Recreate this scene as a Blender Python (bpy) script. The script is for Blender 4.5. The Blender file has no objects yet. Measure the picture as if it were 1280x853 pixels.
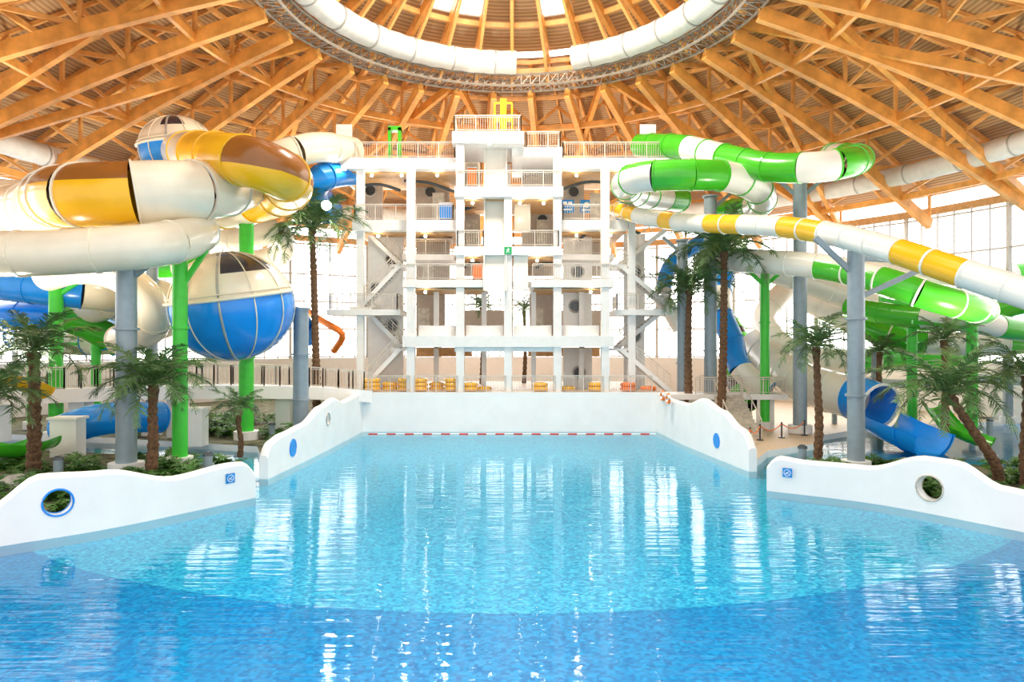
import bpy, bmesh, math, random
from mathutils import Vector, Matrix
random.seed(4)
sc=bpy.context.scene
F=853.0; CZ=6.0
def at(u,v,d): return Vector(((u-640)*d/F, d, CZ-(v-430)*d/F))
def link(o): sc.collection.objects.link(o); return o

# ---------------- materials ----------------
def mat(name,col,rough=0.5,metal=0,var=0.06,scale=3.0,bump=0.0,emis=None,es=0,coat=0):
    m=bpy.data.materials.new(name); m.use_nodes=True; nt=m.node_tree; b=nt.nodes['Principled BSDF']
    b.inputs['Roughness'].default_value=rough; b.inputs['Metallic'].default_value=metal
    if coat: b.inputs['Coat Weight'].default_value=coat
    tc=nt.nodes.new('ShaderNodeTexCoord'); n=nt.nodes.new('ShaderNodeTexNoise'); n.inputs['Scale'].default_value=scale
    n.inputs['Detail'].default_value=4
    nt.links.new(tc.outputs['Object'],n.inputs['Vector'])
    r=nt.nodes.new('ShaderNodeValToRGB'); e=r.color_ramp.elements
    e[0].position=.3; e[1].position=.7
    e[0].color=tuple(max(0,c*(1-var*2)) for c in col)+(1,); e[1].color=tuple(min(1,c*(1+var)) for c in col)+(1,)
    nt.links.new(n.outputs['Fac'],r.inputs['Fac']); nt.links.new(r.outputs['Color'],b.inputs['Base Color'])
    if bump:
        bp=nt.nodes.new('ShaderNodeBump'); bp.inputs['Strength'].default_value=bump; bp.inputs['Distance'].default_value=.05
        nt.links.new(n.outputs['Fac'],bp.inputs['Height']); nt.links.new(bp.outputs[0],b.inputs['Normal'])
    if emis: b.inputs['Emission Color'].default_value=emis+(1,); b.inputs['Emission Strength'].default_value=es
    return m
WOOD=mat('glulam_wood',(0.88,0.40,0.085),.45,var=.13,scale=1.3,bump=.2)
WOOD2=mat('pale_wood',(0.92,0.48,0.14),.45,var=.1,scale=1.6)
WHITE=mat('white_plaster',(0.85,0.84,0.825),.55,var=.02)
WALLW=mat('white_pool_wall',(0.92,0.91,0.90),.45,var=.02,scale=1)
CREAM=mat('cream_fibreglass',(0.86,0.77,0.60),.22,var=.03,coat=.3,scale=1)
YEL=mat('yellow_fibreglass',(0.93,0.50,0.01),.25,var=.04,coat=.15,scale=1)
BRN=mat('brown_fibreglass',(0.30,0.10,0.015),.25,var=.06,coat=.15,scale=1)
BLK=mat('dark_purple_fibreglass',(0.04,0.03,0.045),.25,var=.05,coat=.15)
BLU=mat('blue_fibreglass',(0.005,0.27,0.84),.25,var=.05,coat=.2,scale=1)
GRN=mat('green_fibreglass',(0.06,0.50,0.02),.25,var=.05,coat=.2,scale=1)
WFG=mat('white_fibreglass',(0.84,0.82,0.74),.22,var=.02,coat=.3,scale=1)
GREY=mat('grey_painted_steel',(0.28,0.35,0.40),.4,metal=.2,var=.04)
GRNST=mat('green_painted_steel',(0.05,0.58,0.04),.35,var=.04)
STEEL=mat('galvanised_steel',(0.50,0.49,0.46),.4,metal=.4,var=.08)
MULL=mat('window_mullion_paint',(0.55,0.54,0.51),.5,var=.04)
RINGM=mat('grey_gantry_steel',(0.36,0.31,0.25),.45,metal=.2,var=.1)
RAIL=mat('railing_steel',(0.66,0.60,0.52),.4,var=.05)
DARK=mat('dark_glass',(0.06,0.07,0.08),.15,var=.05)
RED=mat('red_plastic',(0.8,0.03,0.02),.4)
ORG=mat('orange_plastic',(0.95,0.22,0.02),.4)
LEAF=mat('palm_leaf_green',(0.095,0.19,0.055),.5,var=.3,scale=2)
LEAF2=mat('fern_leaf_green',(0.075,0.21,0.03),.5,var=.3,scale=2)
BARK=mat('palm_bark',(0.17,0.09,0.045),.9,var=.3,scale=9,bump=.6)
DUCT=mat('white_fabric_duct',(0.80,0.79,0.75),.5,var=.05,scale=2)
TILE=mat('sand_deck_tile',(0.60,0.46,0.33),.5,var=.06,scale=5)
SOIL=mat('planting_bed_soil',(0.14,0.14,0.07),.9,var=.4,scale=2,bump=.4)
SIGNB=mat('blue_sign_plate',(0.0,0.25,0.70),.4)
SIGNG=mat('green_sign_plate',(0.0,0.35,0.10),.4,emis=(0,.5,.2),es=.15)
SIGNW=mat('white_sign_print',(0.95,0.95,0.95),.5)
LAMP=mat('lit_lamp_lens',(1,1,1),.3,emis=(1,.85,.62),es=70)
STAR=mat('lit_projector_lens',(1,1,1),.3,emis=(1,.95,.85),es=400)
INTER=mat('timber_soffit',(0.60,0.35,0.15),.6,var=.1)
STONE=mat('pale_stone',(0.62,0.57,0.48),.8,var=.15,scale=3,bump=.3)
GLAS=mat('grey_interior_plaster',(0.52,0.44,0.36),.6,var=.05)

def ceil_mat():
    m=bpy.data.materials.new('corrugated_roof_deck'); m.use_nodes=True; nt=m.node_tree; b=nt.nodes['Principled BSDF']
    tc=nt.nodes.new('ShaderNodeTexCoord'); mp=nt.nodes.new('ShaderNodeMapping'); mp.inputs['Location'].default_value=(0,-38.4,0)
    nt.links.new(tc.outputs['Object'],mp.inputs[0])
    w=nt.nodes.new('ShaderNodeTexWave'); w.wave_type='RINGS'; w.rings_direction='Z'; w.inputs['Scale'].default_value=1.1; w.inputs['Distortion'].default_value=0
    nt.links.new(mp.outputs[0],w.inputs['Vector'])
    r=nt.nodes.new('ShaderNodeValToRGB'); r.color_ramp.elements[0].color=(.37,.21,.09,1); r.color_ramp.elements[1].color=(.58,.38,.18,1)
    nt.links.new(w.outputs['Fac'],r.inputs['Fac']); nt.links.new(r.outputs[0],b.inputs['Base Color'])
    bp=nt.nodes.new('ShaderNodeBump'); bp.inputs['Strength'].default_value=.4; bp.inputs['Distance'].default_value=.08
    nt.links.new(w.outputs['Fac'],bp.inputs['Height']); nt.links.new(bp.outputs[0],b.inputs['Normal'])
    b.inputs['Roughness'].default_value=.5
    return m
CEIL=ceil_mat()
def mosaic(name,c1,c2,c3):
    m=bpy.data.materials.new(name); m.use_nodes=True; nt=m.node_tree; b=nt.nodes['Principled BSDF']
    tc=nt.nodes.new('ShaderNodeTexCoord')
    v=nt.nodes.new('ShaderNodeTexVoronoi'); v.inputs['Scale'].default_value=11; v.distance='CHEBYCHEV'; v.inputs['Randomness'].default_value=.5
    nt.links.new(tc.outputs['Object'],v.inputs['Vector'])
    r=nt.nodes.new('ShaderNodeValToRGB'); e=r.color_ramp.elements; e[0].color=c1+(1,); e[1].color=c2+(1,)
    n=nt.nodes.new('ShaderNodeTexNoise'); n.inputs['Scale'].default_value=2.6; n.inputs['Detail'].default_value=8; n.inputs['Roughness'].default_value=.75
    nt.links.new(tc.outputs['Object'],n.inputs['Vector'])
    sep=nt.nodes.new('ShaderNodeSeparateColor'); nt.links.new(v.outputs['Color'],sep.inputs[0])
    nt.links.new(sep.outputs[0],r.inputs['Fac'])
    mx=nt.nodes.new('ShaderNodeMix'); mx.data_type='RGBA'; mx.inputs[7].default_value=c3+(1,)
    rr=nt.nodes.new('ShaderNodeMapRange'); rr.inputs[1].default_value=.42; rr.inputs[2].default_value=.62; rr.inputs[4].default_value=.4
    nt.links.new(n.outputs['Fac'],rr.inputs[0]); nt.links.new(rr.outputs[0],mx.inputs[0])
    nt.links.new(r.outputs[0],mx.inputs[6]); nt.links.new(mx.outputs[2],b.inputs['Base Color'])
    b.inputs['Roughness'].default_value=.5
    return m
SHAL=mosaic('aqua_mosaic',(.0,.28,.58),(.10,.74,.93),(.0,.47,.76))
DEEP=mosaic('blue_mosaic',(.0,.18,.47),(.0,.42,.76),(.0,.29,.62))
def water_mat():
    m=bpy.data.materials.new('pool_water'); m.use_nodes=True; nt=m.node_tree; nt.nodes.clear()
    o=nt.nodes.new('ShaderNodeOutputMaterial'); g=nt.nodes.new('ShaderNodeBsdfGlossy'); t=nt.nodes.new('ShaderNodeBsdfTransparent')
    g.inputs['Roughness'].default_value=.05; t.inputs['Color'].default_value=(.82,.97,1,1)
    fr=nt.nodes.new('ShaderNodeFresnel'); fr.inputs['IOR'].default_value=1.34
    mx=nt.nodes.new('ShaderNodeMixShader'); tc=nt.nodes.new('ShaderNodeTexCoord')
    mp=nt.nodes.new('ShaderNodeMapping'); mp.inputs['Scale'].default_value=(.09,1.0,1); nt.links.new(tc.outputs['Object'],mp.inputs[0])
    n=nt.nodes.new('ShaderNodeTexNoise'); n.inputs['Scale'].default_value=3.4; n.inputs['Detail'].default_value=2
    n2=nt.nodes.new('ShaderNodeTexNoise'); n2.inputs['Scale'].default_value=.45; n2.inputs['Detail'].default_value=1
    nt.links.new(mp.outputs[0],n.inputs['Vector']); nt.links.new(tc.outputs['Object'],n2.inputs['Vector'])
    ad=nt.nodes.new('ShaderNodeMath'); ad.operation='MULTIPLY_ADD'; ad.inputs[1].default_value=.5
    nt.links.new(n2.outputs['Fac'],ad.inputs[0]); nt.links.new(n.outputs['Fac'],ad.inputs[2])
    bp=nt.nodes.new('ShaderNodeBump'); bp.inputs['Strength'].default_value=.5; bp.inputs['Distance'].default_value=.04
    nt.links.new(ad.outputs[0],bp.inputs['Height'])
    nt.links.new(bp.outputs[0],g.inputs['Normal'])
    nt.links.new(fr.outputs[0],mx.inputs[0]); nt.links.new(t.outputs[0],mx.inputs[1]); nt.links.new(g.outputs[0],mx.inputs[2])
    nt.links.new(mx.outputs[0],o.inputs[0]); return m
WATER=water_mat()

# ---------------- mesh builder ----------------
class G:
    def __init__(s): s.v=[]; s.f=[]; s.m=[]
    def add(s,vs,fs,m=0):
        k=len(s.v); s.v+= [tuple(a) for a in vs]; s.f+=[tuple(i+k for i in f) for f in fs]; s.m+=[m]*len(fs)
    def box(s,lo,hi,m=0):
        x0,y0,z0=lo; x1,y1,z1=hi
        s.add([(x0,y0,z0),(x1,y0,z0),(x1,y1,z0),(x0,y1,z0),(x0,y0,z1),(x1,y0,z1),(x1,y1,z1),(x0,y1,z1)],
              [(0,3,2,1),(4,5,6,7),(0,1,5,4),(1,2,6,5),(2,3,7,6),(3,0,4,7)],m)
    def beam(s,p,q,w,h,m=0):
        p=Vector(p);q=Vector(q); t=(q-p).normalized(); up=Vector((0,0,1))
        if abs(t.z)>.95: up=Vector((1,0,0))
        a=t.cross(up).normalized(); b=a.cross(t).normalized()
        vs=[c+a*(i*w/2)+b*(j*h/2) for c in (p,q) for i,j in ((-1,-1),(1,-1),(1,1),(-1,1))]
        s.add(vs,[(0,1,2,3),(7,6,5,4),(0,4,5,1),(1,5,6,2),(2,6,7,3),(3,7,4,0)],m)
    def cyl(s,p,q,r,r2=None,n=12,m=0):
        s.tube([Vector(p),Vector(q)],[r,r if r2 is None else r2],n,m)
    def tube(s,pts,rs,n=12,m=0,cap=True,mf=None,arc=None,closed=False):
        if not isinstance(rs,(list,tuple)): rs=[rs]*len(pts)
        k=len(s.v); L=len(pts); up=Vector((0,0,1))
        for i,p in enumerate(pts):
            if closed: t=(pts[(i+1)%L]-pts[i-1]).normalized()
            else: t=(pts[min(i+1,L-1)]-pts[max(i-1,0)]).normalized()
            u=up if abs(t.z)<.97 else Vector((0,1,0))
            a=t.cross(u).normalized(); b=a.cross(t).normalized()
            for j in range(n):
                an=2*math.pi*j/n
                s.v.append(tuple(p+(a*math.cos(an)+b*math.sin(an))*rs[i]))
        for i in range(L if closed else L-1):
            for j in range(n):
                if arc and not arc(j/n): continue
                i2=(i+1)%L
                s.f.append((k+i*n+j,k+i*n+(j+1)%n,k+i2*n+(j+1)%n,k+i2*n+j)); s.m.append(mf(i,j/n) if mf else m)
        if cap and not closed and not arc:
            s.f.append(tuple(k+j for j in range(n))[::-1]); s.m.append(m)
            s.f.append(tuple(k+(L-1)*n+j for j in range(n))); s.m.append(m)
    def mesh(s,name,mats,smooth=False,fix=False):
        me=bpy.data.meshes.new(name); me.from_pydata(s.v,[],s.f)
        for mm in (mats if isinstance(mats,(list,tuple)) else [mats]): me.materials.append(mm)
        me.polygons.foreach_set('material_index',s.m)
        if fix:
            bm=bmesh.new(); bm.from_mesh(me); bmesh.ops.recalc_face_normals(bm,faces=bm.faces); bm.to_mesh(me); bm.free()
        if smooth:
            me.polygons.foreach_set('use_smooth',[True]*len(s.f))
            try: me.set_sharp_from_angle(angle=math.radians(40))
            except Exception: pass
        me.update(); return me
    def obj(s,name,mats,parent=None,smooth=False,label=None,fix=False):
        o=link(bpy.data.objects.new(name,s.mesh(name,mats,smooth,fix)))
        if parent: adopt(o,parent)
        if label: o['label']=label
        return o
ORIG={}
def adopt(o,p):
    o.parent=p; o.matrix_parent_inverse=Matrix.Translation(-ORIG.get(p.name,Vector((0,0,0))))
def root(name,loc,label,cat,group=None):
    o=link(bpy.data.objects.new(name,None)); o.location=loc; ORIG[o.name]=Vector(loc); o.empty_display_size=.2
    tag(o,label,cat,group); return o
def tag(o,label,cat,group=None,kind=None):
    o['label']=label; o['category']=cat
    if group: o['group']=group
    if kind: o['kind']=kind
    return o
def struct(o,label='',cat='building'):
    o['kind']='structure'; o['label']=label; o['category']=cat; return o
def catmull(P,step=.5,closed=False):
    P=[Vector(p) for p in P]; out=[]; n=len(P)
    for i in range(n-1):
        a,b,c,d=P[max(i-1,0)],P[i],P[i+1],P[min(i+2,n-1)]
        k=max(2,int((c-b).length/step))
        for j in range(k):
            t=j/k
            out.append(.5*((2*b)+(c-a)*t+(2*a-5*b+4*c-d)*t*t+(3*b-a-3*c+d)*t**3))
    out.append(P[-1])
    return out
def ring_pts(R,z,n=96,a0=0,a1=2*math.pi,cx=0,cy=38.4):
    full=abs(a1-a0-2*math.pi)<1e-6
    return [Vector((cx+R*math.cos(a0+(a1-a0)*i/(n if full else n-1)),cy+R*math.sin(a0+(a1-a0)*i/(n if full else n-1)),z)) for i in range(n)]

# ---------------- pool floor & water ----------------
CX,CY=0,38.4
FZ=-.3
g=G(); n=160; R0=24.5; c0=40.4
g.add([(R0*math.cos(2*math.pi*i/n),c0+R0*math.sin(2*math.pi*i/n),FZ+.004) for i in range(n)],[tuple(range(n))])
struct(g.obj('floor_shallow',SHAL),'pale aqua mosaic pool floor with curved edge','pool floor')
g=G(); g.add([(-50,4,FZ),(50,4,FZ),(50,90,FZ),(-50,90,FZ)],[(0,1,2,3)])
struct(g.obj('floor_deep',DEEP),'deep blue mosaic pool floor','pool floor')
g=G(); g.add([(-42,4,0),(42,4,0),(42,62,0),(-42,62,0)],[(0,1,2,3)])
w=g.obj('pool_water',WATER); tag(w,'clear rippling turquoise pool water','water',kind='stuff')
def deck(name,poly,z,m,lab,rim=WALLW,z0=FZ):
    n=len(poly); g=G()
    g.add([(x,y,z) for x,y in poly],[tuple(range(n))],0)
    g.add([(x,y,z) for x,y in poly]+[(x,y,z0) for x,y in poly],[(i,n+i,n+(i+1)%n,(i+1)%n) for i in range(n)],1)
    return struct(g.obj(name,[m,rim]),lab,'ground')
deck('floor_planting_west',[(-17.6,18.4),(-15.6,20.6),(-13.3,22.7),(-10.5,26.7),(-12,30),(-18,34),(-28,37),(-42,38),(-42,14),(-24,14)],.4,SOIL,'planting bed with dark soil beside pool wall')
deck('floor_planting_east',[(10.9,28.3),(14.1,25.9),(16.7,22.1),(18.9,18.7),(26,14),(42,14),(42,24),(26,29),(19,33),(13.5,33)],.4,SOIL,'planting bed behind curved white pool wall')
deck('floor_deck_west',[(-11,30.6),(-10.6,38),(-10.4,46.4),(-10.4,74),(-40,66),(-38,44),(-24,41),(-14,37.5)],.35,SOIL,'dark planted ground below footbridge')
deck('floor_deck_east',[(11.3,32.2),(13.5,36),(17,38.5),(19,42),(24,46),(36,50),(32,60),(10.2,60),(10.2,46.4),(10.5,39)],.35,TILE,'sand coloured pool deck')
deck('floor_deck_tower',[(-10.4,46.5),(10.2,46.5),(10.2,60),(-10.4,60)],2.7,TILE,'raised deck under the slide tower',rim=WALLW)
g=G(); pts=ring_pts(41,.3,64,math.radians(-10),math.radians(190)); 
g.add([tuple(p) for p in pts],[tuple(range(len(pts)))])
o=g.obj('floor_back',TILE); struct(o,'tiled hall floor beyond the pool','ground'); o.location=(0,22,-.02)

def ev(prof,t):
    for (a,b),(c,d) in zip(prof,prof[1:]):
        if t<=c:
            s=(t-a)/(c-a); s=s*s*(3-2*s); return b+(d-b)*s
    return prof[-1][1]
def pool_wall(path,prof,thick,holes,label):
    P=catmull([(x,y,0) for x,y in path],.25)
    L=[0]
    for a,b in zip(P,P[1:]): L.append(L[-1]+(b-a).length)
    T=L[-1]; g=G(); n=len(P); w=thick/2; b_=.14; vs=[]
    for i,p in enumerate(P):
        t=(P[min(i+1,n-1)]-P[max(i-1,0)]).normalized(); a=Vector((-t.y,t.x,0)); h=ev(prof,L[i]/T)
        e=min(L[i],T-L[i]); h-= .5*max(0,1-e/.6)**2
        for o,z in ((-w,FZ),(-w,h-b_),(-w+.05,h-.04),(-w+b_,h),(w-b_,h),(w-.05,h-.04),(w,h-b_),(w,FZ)):
            vs.append(p+a*o+Vector((0,0,z)))
    fs=[]
    for i in range(n-1):
        for j in range(8): fs.append((i*8+j,i*8+(j+1)%8,(i+1)*8+(j+1)%8,(i+1)*8+j))
    fs.append(tuple(range(8))[::-1]); fs.append(tuple((n-1)*8+j for j in range(8)))
    g.add(vs,fs); 
    rt=root('pool_wall',P[n//2],label,'pool wall')
    body=g.obj('wall_body',WALLW,rt,False,fix=True)
    for t,z,r,rim,thru in holes:
        i=min(range(n),key=lambda q:abs(L[q]/T-t)); p=P[i]; tg=(P[min(i+1,n-1)]-P[max(i-1,0)]).normalized(); a=Vector((-tg.y,tg.x,0))
        c=p+Vector((0,0,z))
        if thru:
            gg=G(); gg.cyl(c-a*1.2,c+a*1.2,r,n=32); cut=gg.obj('cutter',WALLW,fix=True)
            md=body.modifiers.new('b','BOOLEAN'); md.object=cut; md.operation='DIFFERENCE'; md.solver='EXACT'
            bpy.context.view_layer.update()
            dg=bpy.context.evaluated_depsgraph_get(); me=bpy.data.meshes.new_from_object(body.evaluated_get(dg))
            body.modifiers.clear(); body.data=me; bpy.data.objects.remove(cut)
        for sgn in (-1,1):
            gr=G(); cc=c+a*(w+.01)*sgn
            gr.tube([cc+(tg*math.cos(q)+Vector((0,0,1))*math.sin(q))*(r+.01) for q in [2*math.pi*x/32 for x in range(32)]],.032,8,closed=True)
            gr.obj('porthole_rim',rim,rt,True)
            if not thru:
                gr=G(); gr.cyl(cc-a*.02,cc+a*.02,r,n=28); gr.obj('porthole_glass',BLU,rt)
def sign(c,nrm,size,m,draw,label,name='pictogram_sign',cat='sign'):
    nrm=Vector(nrm).normalized(); r=Vector((-nrm.y,nrm.x,0)) ; up=Vector((0,0,1)); c=Vector(c)
    rt=root(name,c,label,cat)
    def pt(x,y,o): return c+r*x*size+up*y*size+nrm*o
    g=G(); g.add([pt(-.5,-.5,0),pt(.5,-.5,0),pt(.5,.5,0),pt(-.5,.5,0),pt(-.5,-.5,.03),pt(.5,-.5,.03),pt(.5,.5,.03),pt(-.5,.5,.03)],
       [(0,3,2,1),(4,5,6,7),(0,1,5,4),(1,2,6,5),(2,3,7,6),(3,0,4,7)])
    g.obj('sign_plate',m,rt)
    g=G()
    for P in draw: g.add([pt(x,y,.036) for x,y in P],[tuple(range(len(P)))])
    g.obj('pictogram',SIGNW,rt)
def circ(x,y,r,n=16): return [(x+r*math.cos(2*math.pi*i/n),y+r*math.sin(2*math.pi*i/n)) for i in range(n)]
def annul(r,R,n=20):
    out=[]
    for i in range(n):
        a=2*math.pi*i/n;b=2*math.pi*(i+1)/n
        out.append([(r*math.cos(a),r*math.sin(a)),(R*math.cos(a),R*math.sin(a)),(R*math.cos(b),R*math.sin(b)),(r*math.cos(b),r*math.sin(b))])
    return out
swim=annul(.32,.38)+[circ(.12,.1,.06),[(-.2,.0),(.05,.08),(.1,.0),(-.12,-.07)],[(-.25,-.15),(.25,-.15),(.25,-.1),(-.25,-.1)]]
runner=[circ(.08,.32,.07),[(-.1,.22),(.1,.2),(.05,-.05),(-.1,-.02)],[(.0,0),(.08,-.05),(.22,-.3),(.14,-.33)],[(-.1,0),(0,-.03),(-.18,-.32),(-.26,-.28)],[(.1,.2),(.28,.08),(.25,.03),(.07,.12)],[(-.1,.2),(-.25,.02),(-.2,0),(-.06,.12)]]
PW=0.4
pool_wall([(-17.6,18.1),(-15.3,20.3),(-13.0,22.5),(-10.15,26.7)],[(0,1.1),(.25,1.15),(.37,2.0),(.52,1.9),(.72,1.35),(.9,1.5),(1,1.45)],PW,[(.41,1.08,.40,BLU,1)],'white plastered wavy pool wall with round blue-rimmed porthole')
pool_wall([(10.5,28.0),(13.8,25.6),(16.45,21.8),(18.6,18.5)],[(0,1.5),(.12,1.36),(.29,1.38),(.45,2.0),(.53,1.98),(.64,1.35),(.8,1.15),(1,1.1)],PW,[(.46,.9,.44,STONE,1)],'white plastered wavy pool wall with white-rimmed porthole')
pool_wall([(-10.35,46.7),(-10.6,38),(-11.0,30.2)],[(0,2.75),(.3,2.5),(.42,2.85),(.55,2.6),(.72,1.95),(.88,1.8),(1,1.55)],PW,[(.82,.95,.40,BLU,0),(.5,1.75,.34,STEEL,1)],'long white side wall of pool with round portholes')
pool_wall([(10.0,46.7),(10.5,39),(11.3,32.0)],[(0,2.75),(.25,2.5),(.45,2.5),(.62,3.0),(.78,2.6),(.92,1.95),(1,1.6)],PW,[(.76,.95,.36,BLU,0)],'long white side wall of pool with round blue porthole')
sign((-10.58,25.62,.95),(.83,-.56,0),.36,SIGNB,swim,'square blue swimming pictogram plate on white pool wall')
sign((11.0,27.25,.85),(-.62,-.8,0),.36,SIGNB,swim,'square blue swimming pictogram plate on white pool wall')
rt=root('lane_rope',(0,45.2,0),'thin red and white floating lane rope along end wall','lane rope')
g=G(); g.tube([Vector((-9.5+i*.2,45.2,.02)) for i in range(96)],.045,8,mf=lambda i,j:0 if (i//3)%2==0 else 1)
g.obj('floats',[RED,SIGNW],rt,True)

# ---------------- roof ----------------
NT=32; ST=2*math.pi/NT
def zl(R): 
    s=(R-14)/26; return 25.4-9.6*s+.7*math.sin(math.pi*min(max(s,0),1))
HU=2.5
nodes=[14.5,18.8,23,27.2,31.4,35.6,39.6]
def rel(theta):
    a=(theta+math.pi/2)%(2*math.pi); return min(a,2*math.pi-a)
def P(R,th=0,up=0): return Vector((R*math.cos(th),R*math.sin(th),zl(R)+up))
def chord(up,w,h):
    g=G()
    for a,b in zip(nodes,nodes[1:]): g.beam(P(a,0,up),P(b,0,up),w,h)
    return g
m_lo=chord(0,.42,.82).mesh('bottom_chord',WOOD); m_up=chord(HU,.28,.42).mesh('top_chord',WOOD2)
m_str=[]
for i in range(6):
    g=G(); g.beam(P(nodes[i],0,.2),P(nodes[i+1],0,HU),.2,.26); m_str.append(g.mesh('strut',WOOD2))
    g=G(); g.beam(P(nodes[i+1],0,.2),P(nodes[i+1],0,HU),.18,.22); m_str.append(g.mesh('strut',WOOD2))
for i in (1,2,3,4,5):
    for s in (-1,1):
        g=G(); g.beam(P(nodes[i],0,.2),P(nodes[i]+1.2,s*ST*.5,HU),.17,.22); m_str.append(g.mesh('strut',WOOD2))
m_dg=[]
for s in (-1,1):
    g=G(); a=P(14.6,0,.9); b=P(39.5,s*ST*2,.7); 
    g.beam(a,b,.34,.6); m_dg.append(g.mesh('diagonal_beam',WOOD))
thetas=[i*ST+ST/2 for i in range(NT) if rel(i*ST+ST/2)>math.radians(52)]
for ti,th in enumerate(thetas):
    e=link(bpy.data.objects.new('roof_truss',None)); e.location=(CX,CY,0); e.rotation_euler=(0,0,th)
    tag(e,'radial golden glulam timber truss with diagonal struts under roof','roof truss','radial timber roof trusses')
    for me in [m_lo,m_up]+m_str+(m_dg if ti%4==1 else []):
        o=link(bpy.data.objects.new(me.name.split('.')[0],me)); o.parent=e
for k_,(R,up,w,h,mm) in enumerate([(R,HU,.22,.32,WOOD2) for R in nodes]+[(R,0,.26,.45,WOOD) for R in (18.8,27.2,35.6)]):
    g=G()
    for i in range(NT):
        a=i*ST+ST/2; b=a+ST
        if rel(a)>math.radians(52) or rel(b)>math.radians(52):
            p=P(R,a,up)+Vector((CX,CY,0)); q=P(R,b,up)+Vector((CX,CY,0)); g.beam(p,q,w,h)
    tag(g.obj('ring_beam',mm),'curved timber purlin ring beam tying the trusses together','roof beam','timber ring beams')
g0=G()
for a,b in zip(nodes,nodes[1:]): g0.beam(P(a,0,HU+.2),P(b,0,HU+.2),.14,.24)
mr=g0.mesh('rafter',WOOD2)
for th in thetas:
    o=link(bpy.data.objects.new('rafter',mr)); o.location=(CX,CY,0); o.rotation_euler=(0,0,th+ST*.5)
    tag(o,'slender pale timber rafter below metal roof deck','rafter','secondary rafters')
g=G(); vs=[];K=len(nodes)
angs=[math.radians(-90+40)+i*math.radians(280)/72 for i in range(73)]
for a in angs:
    for R in nodes: vs.append(P(R,a,HU+.4)+Vector((CX,CY,0)))
g.add(vs,[(i*K+j,i*K+j+1,(i+1)*K+j+1,(i+1)*K+j) for i in range(72) for j in range(K-1)])
struct(g.obj('ceiling_outer',CEIL),'corrugated roof deck over timber trusses','ceiling')
def zi(R): return 28.1+(14.5-R)*.42
g=G()
ns=32
for i in range(ns):
    a=i*2*math.pi/ns; b=a+2*math.pi/ns
    rr=[14.5,11.5,8.6,5,.3]
    for j in range(4):
        if (i%4==2 or i in (6,9)) and j==1: continue
        q=[(rr[j],a),(rr[j],b),(rr[j+1],b),(rr[j+1],a)]
        g.add([(CX+R*math.cos(t),CY+R*math.sin(t),zi(R)+.5) for R,t in q],[(0,1,2,3)])
struct(g.obj('ceiling_cupola',CEIL),'corrugated cupola roof with skylight openings','ceiling')
gm=G(); gm.beam((14.4,0,zi(14.4)-.2),(.5,0,zi(.5)-.2),.3,.65); mcr=gm.mesh('cupola_rafter',WOOD)
gm=G(); gm.beam((14.4,0,25.9),(8.5,0,zi(8.5)-.4),.2,.3); mcs=gm.mesh('brace',WOOD2)
for i in range(32):
    th=i*ST
    e=link(bpy.data.objects.new('cupola_rafter',mcr)); e.location=(CX,CY,0); e.rotation_euler=(0,0,th)
    tag(e,'timber cupola rafter rising towards the apex','rafter','cupola rafters')
    o=link(bpy.data.objects.new('brace',mcs)); o.parent=e
for R in (11.5,8.6):
    g=G(); pts=ring_pts(R,zi(R)-.1,32)
    for i in range(32): g.beam(pts[i],pts[(i+1)%32],.22,.35)
    tag(g.obj('ring_beam',WOOD2),'curved timber ring beam inside cupola','roof beam','timber ring beams')
wi=1
for i in sorted(set(list(range(2,32,4))+[6,9])):
    a=i*2*math.pi/32; b=a+2*math.pi/32; g=G()
    q=[Vector((CX+R*math.cos(t),CY+R*math.sin(t),zi(R)+.5)) for R,t in ((11.5,a),(11.5,b),(8.6,b),(8.6,a))]
    for x in range(4): g.beam(q[x],q[(x+1)%4],.15,.15)
    g.beam((q[0]+q[1])/2,(q[2]+q[3])/2,.08,.08)
    struct(g.obj('window_%d'%wi,WHITE),'white framed roof skylight','window'); wi+=1
ZR=25.6
rt=root('ring_gantry',(0,CY,ZR),'circular grey steel lattice gantry hung under the dome','gantry')
for R,z in ((13.3,ZR),(14.6,ZR),(13.3,ZR+.8),(14.6,ZR+.8)):
    g=G(); g.tube(ring_pts(R,z,96),.09,6,closed=True); g.obj('ring_chord',RINGM,rt,True)
g=G(); A=[ring_pts(R,z,120) for R,z in ((13.3,ZR),(14.6,ZR),(14.6,ZR+.8),(13.3,ZR+.8))]
for i in range(120):
    j=(i+1)%120
    for k in range(4):
        g.beam(A[k][i],A[(k+1)%4][i],.055,.055)
        g.beam(A[k][i],A[(k+1)%4][j],.055,.055)
g.obj('lattice_web',RINGM,rt)
g=G(); pts=ring_pts(14.6,27.0,64)
for i in range(64): g.beam(pts[i],pts[(i+1)%64],.4,.6)
tag(g.obj('compression_ring',WOOD2),'thick curved timber compression ring at cupola base','roof beam')
def duct(pts,r,label):
    rt=root('air_duct',pts[len(pts)//2],label,'air duct')
    g=G(); rs=[r*(1+.03*math.sin(i*1.7)) for i in range(len(pts))]; g.tube(pts,rs,20); g.obj('duct_skin',DUCT,rt,True)
    for i in range(4,len(pts)-2,8):
        t=(pts[i+1]-pts[i]).normalized(); g=G(); g.cyl(pts[i]-t*.05,pts[i]+t*.05,r*1.06,n=20)
        g.obj('duct_band',STEEL,rt,True)
def dring(R,z,a0,a1,n): return ring_pts(R,z,n,math.radians(a0),math.radians(a1))
duct(dring(12.5,27.0,88.5,215,70),.82,'white ribbed fabric ventilation duct following the roof ring')
duct(dring(12.5,27.0,69,-35,64),.82,'white ribbed fabric ventilation duct following the roof ring')
duct(dring(34,19.2,-20,75,110),.75,'white ventilation duct curving along the eaves')
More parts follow.
